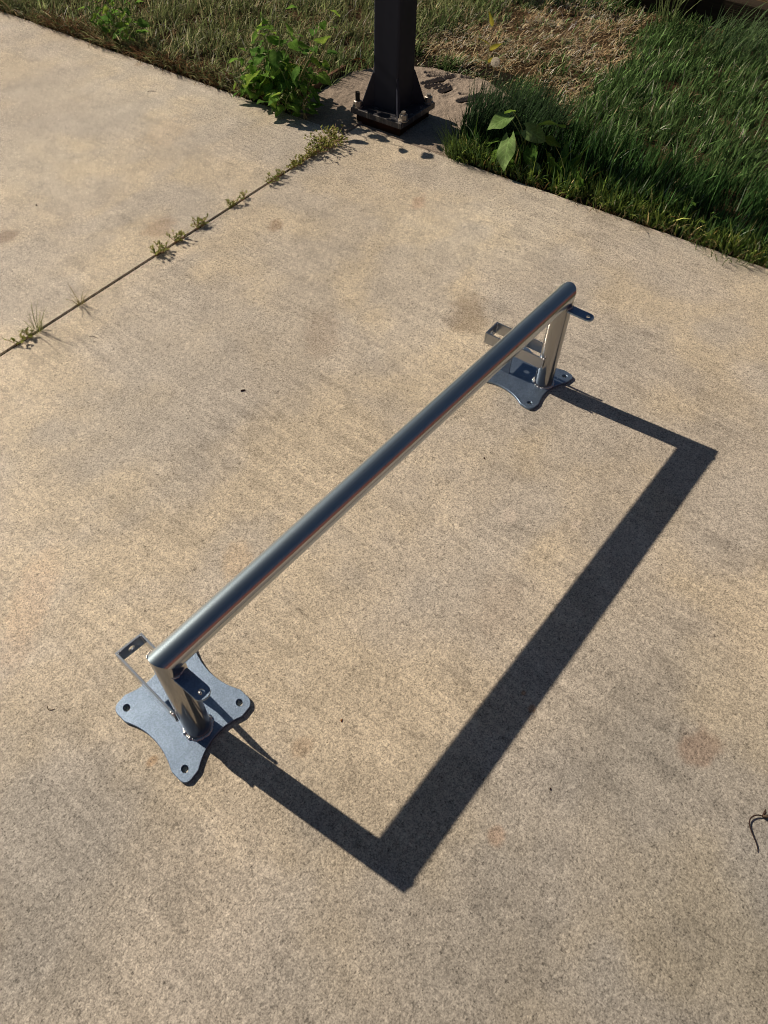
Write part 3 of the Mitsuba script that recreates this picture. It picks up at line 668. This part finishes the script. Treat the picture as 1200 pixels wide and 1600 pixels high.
# seedling with yellow leaves and the dandelion clock beyond the footing
ys = thing('yellow_seedling', 'thin seedling with three yellow green leaves beyond the footing', 'weed')
B = np.array([2.885, 1.275, -.01])
c = curve([B, B + [.015, .005, .09], B + [.03, .012, .20]], 10); part(ys, 'stem', tube(c, .0014, 6), 'stem_pale', True)
for p, az, pit, sz in [(c[-1], 1.1, 1.0, .062), (c[5], -.5, .45, .065), (c[6], 2.1, .5, .06), (c[3], -.7, .5, .05)]:
    part(ys, 'leaf', aim(leaf_mesh(sz, sz * .42, .2, .2, 0, .02, 3), p, az, pit, .3), 'leaf_yellow', True)
dc = thing('dandelion_clock', 'round white dandelion seed head on a thin stem beside the footing', 'flower')
B = np.array([2.60, 1.075, -.01]); Tp = np.array([2.665, 1.10, .165])
part(dc, 'stem', tube(curve([B, (B + Tp) / 2 + [.01, .01, 0], Tp], 10), .0014, 6), 'stem_pale', True)
fl = []
for i in range(130):
    z = 1 - 2 * (i + .5) / 130; a = i * 2.39996; r = math.sqrt(1 - z * z); dv = np.array([r * math.cos(a), r * math.sin(a), z])
    e = Tp + dv * .016; fl.append(tube([Tp + dv * .003, e], .00028, 3, False))
    u = np.cross(dv, [.3, .2, .9]); u /= np.linalg.norm(u); w = np.cross(dv, u)
    for j in range(6):
        b = u * math.cos(j * 1.047) + w * math.sin(j * 1.047); fl.append(tube([e, e + dv * .0025 + b * .0042], .00025, 3, False))
part(dc, 'seed_head', cat_mesh(fl), 'seed_fluff'); part(dc, 'core', trimesh.creation.icosphere(1, .0035).apply_translation(Tp), 'bark')

# grass tufts
def tuft(label, x, y, n, r, lmin, lmax, lean, col, seed, z=-.006, wd=(.0018, .0034), group=None, ldir=None):
    rg = np.random.default_rng(seed); a = rg.uniform(0, 6.283, n); d = r * np.sqrt(rg.uniform(0, 1, n))
    c = np.array(col) * rg.uniform(.6, 1.4, n)[:, None] + rg.uniform(0, .03, n)[:, None]
    ld = a + rg.normal(0, .5, n) if ldir is None else ldir + rg.normal(0, .9, n)
    V, F, C = blades(x + d * np.cos(a), y + d * np.sin(a), np.full(n, z), rg.uniform(lmin, lmax, n), rg.uniform(*wd, n), ld, np.clip(rg.normal(lean, .22, n), .05, 1.4), c, seed, .6)
    k = thing('grass_tuft', label, 'grass', group or 'tufts of grass along the slabs'); scene[k] = mikit.ply((V, F), 'blade', smooth=False, color=C); return k
tuft('dense tuft of long dark green grass between the post footing and the heart leaved weed', 2.50, .90, 1250, .20, .10, .21, .45, (.036, .080, .034), 201, wd=(.0025, .0055), ldir=-1.2)
tuft('loose grass tuft overhanging the footing beside the post shadow', 2.24, .93, 230, .09, .07, .15, .55, (.07, .125, .035), 202, wd=(.002, .004))
tuft('bright green grass tuft at the sunny slab edge right of the heart leaved weed', 2.285, .30, 150, .10, .05, .11, .5, (.11, .17, .04), 203)
tuft('sunlit grass tuft at the slab edge near the right border of the picture', 2.32, -.12, 260, .16, .04, .09, .8, (.10, .16, .045), 204)
tuft('pale long blades rising before the garden timbers', 4.02, .93, 26, .05, .22, .34, .25, (.16, .22, .09), 205, wd=(.004, .007))
tuft('long leaning grass tuft before the right garden timber', 3.95, .52, 240, .2, .12, .24, .7, (.07, .13, .055), 206, wd=(.003, .006), ldir=-1.0)
tuft('small dry grass sprig growing from the slab joint', .6807, 1.2785, 15, .008, .05, .085, .6, (.24, .22, .10), 207, z=-.008, wd=(.0016, .0028))
tuft('leftmost grass sprig in the slab joint with long shadow', .515, 1.265, 24, .014, .05, .105, .6, (.21, .24, .08), 208, z=-.008, wd=(.0016, .0030))

# succulent weeds along the joint
def purslane(x0, x1, n, label, seed, h=.03, wid=.012, s=.0085):
    n = int(n * 1.5); s *= 1.15; wid *= 1.7; h *= .8
    rg = np.random.default_rng(seed); k = thing('joint_weed', label, 'weed', 'small succulent weeds in the slab joint')
    st, lv = [], []
    for i in range(n):
        x = rg.uniform(x0, x1); y = yj(x) + rg.normal(0, .003)
        a = rg.uniform(0, 6.283); tip = np.array([x + wid * math.cos(a) * rg.uniform(.4, 1.5), y + wid * math.sin(a) * rg.uniform(.4, 1.5), h * rg.uniform(.35, 1.15)])
        c = curve([[x, y, -.012], [(x + tip[0]) / 2, (y + tip[1]) / 2, tip[2] * .55], tip], 6)
        st.append(tube(c, np.linspace(.0011, .0007, 6), 5))
        for j in range(int(rg.integers(4, 8))):
            t = rg.uniform(.35, 1); p = np.array([np.interp(t * 5, np.arange(6), c[:, q]) for q in range(3)])
            m = leaf_mesh(s * rg.uniform(.7, 1.4), s * .62, .3, -.1, 0, .02, j, nt=5, ns=3)
            lv.append(aim(m, p, rg.uniform(0, 6.283), rg.uniform(.1, 1.1), rg.normal(0, .4)))
    part(k, 'stem', cat_mesh(st), 'stem_red', True)
    f = part(k, 'foliage', cat_mesh(lv), 'succulent', True); lab(f, kind='stuff')
purslane(1.86, 1.99, 60, 'largest joint weed, at the upper end of the slab joint near the footing', 301, .045, .035, .010)
purslane(1.70, 1.85, 34, 'thin row of joint weeds just below the largest one', 302, .028, .014)
purslane(1.56, 1.66, 16, 'third joint weed from the upper end, with two tufts', 303, .028, .014)
purslane(1.36, 1.385, 6, 'tiny joint weed in the middle of the slab joint', 304, .024, .012)
purslane(1.425, 1.445, 4, 'tiniest sprig just above the middle joint weed', 309, .022, .012)
purslane(1.185, 1.235, 10, 'upper one of three joint weeds close together', 305, .03, .014)
purslane(1.085, 1.135, 9, 'middle one of three joint weeds close together', 306, .027, .013)
purslane(.995, 1.045, 15, 'lower one of three joint weeds, beside the slab stain', 307, .032, .016)
purslane(.44, .50, 9, 'small joint weed beside the leftmost grass sprig', 308, .02, .014)

# ------------------------------------------------------------------ small litter on the slab
tw_ = thing('twig', 'brown forked twig with a curled thin shoot at the right border of the slab', 'twig')
part(tw_, 'stick', tube(curve([[.530, -.914, .005], [.541, -.945, .0055], [.536, -.985, .005], [.545, -1.03, .005]], 14), np.linspace(.0030, .0042, 14), 9), 'bark', True)
part(tw_, 'shoot', tube(curve([[.530, -.915, .004], [.5225, -.903, .005], [.5105, -.8985, .004], [.492, -.9085, .003], [.4665, -.930, .0018]], 22), np.linspace(.0013, .0006, 22), 6), 'dark_twig', True)
part(tw_, 'bud', tube([[.530, -.914, .004], [.537, -.914, .010], [.541, -.912, .013]], [.0015, .0026, .0006], 6), 'dark_twig', True)
def bit(x, y, a, ln, r, mat, label, bend=.15):
    k = thing('litter_bit', label, 'litter', 'bits of dry litter on the slabs'); d = np.array([math.cos(a), math.sin(a), 0]); n_ = np.array([-d[1], d[0], 0]); p = np.array([x, y, r * .8])
    add(k, tube(curve([p - d * ln / 2, p + n_ * ln * bend, p + d * ln / 2], 8), np.array([.4, .8, 1, 1, 1, .9, .7, .3]) * r, 6), mat, True)
bit(.723, .618, -.6, .014, .0022, 'dark_twig', 'dark crumb left of the rail middle')
bit(.604, 1.118, -1.2, .024, .0009, 'dark_twig', 'thin dry stalk lying beside the leftmost joint sprig')
bit(.94, -.032, .9, .008, .0015, 'dark_twig', 'dark speck between the rail and its shadow')
bit(.3296, -.5898, .2, .0045, .0014, 'dark_twig', 'round dark seed right of the shadow corner')
bit(-.1546, .2543, 1.9, .018, .0008, 'bark', 'curled thin husk near the left border', .35)
bit(.185, -.045 - .16, .4, .006, .0014, 'dead_leaf_brown', 'tiny rusty crumb near the near leg shadow')
bit(1.80, 2.28, -.9, .04, .0011, 'bark', 'dry grass stalk on the upper left slab')
bit(.93, 1.86, .4, .007, .0022, 'dark_twig', 'dark crumb on the upper left slab')
bit(2.035, 1.82, 1.0, .05, .0010, 'stem_pale', 'pale straw leaning at the slab edge below the tall weed')
lf = thing('dead_leaf', 'small orange dead leaf at the corner of the footing left of the post', 'leaf')
add(lf, aim(leaf_mesh(.045, .03, .3, .5, .1, .08, 5), [2.60, 1.75, .03], 2.2, .4, .5), 'dead_leaf_brown', True)

# ------------------------------------------------------------------ garden timbers and what stands behind them
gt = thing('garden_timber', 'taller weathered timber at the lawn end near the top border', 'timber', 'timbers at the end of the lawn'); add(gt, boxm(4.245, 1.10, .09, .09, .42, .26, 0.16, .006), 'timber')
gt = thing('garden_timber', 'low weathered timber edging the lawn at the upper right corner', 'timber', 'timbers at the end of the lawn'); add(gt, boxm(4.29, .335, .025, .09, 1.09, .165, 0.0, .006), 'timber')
sh = thing('shrub', 'dark shrub base at the top border beyond the dry grass', 'shrub')
B = np.array([3.98, 2.08, 0.0])
for i in range(16):
    a = rg.uniform(0, 6.28); r_ = rg.uniform(.05, .33)
    leafy_stem(sh, B + [.10 * math.cos(a), .10 * math.sin(a), 0], B + [r_ * math.cos(a), r_ * math.sin(a), rg.uniform(.15, .6)], [0, 0, .03], 9, .07, ['leaf_dark'], rg, stem_mat='bark', stem_r=.004)

# the brick house behind the photographer: seen as the reddish streak along the tube
hw = thing('brick_house', 'long reddish brick house side behind the camera, mirrored as a rusty streak in the tube', 'house')
part(hw, 'wall', boxm(2.0, -7.0, 1.35, 22, .3, 3.0), 'house_brick')
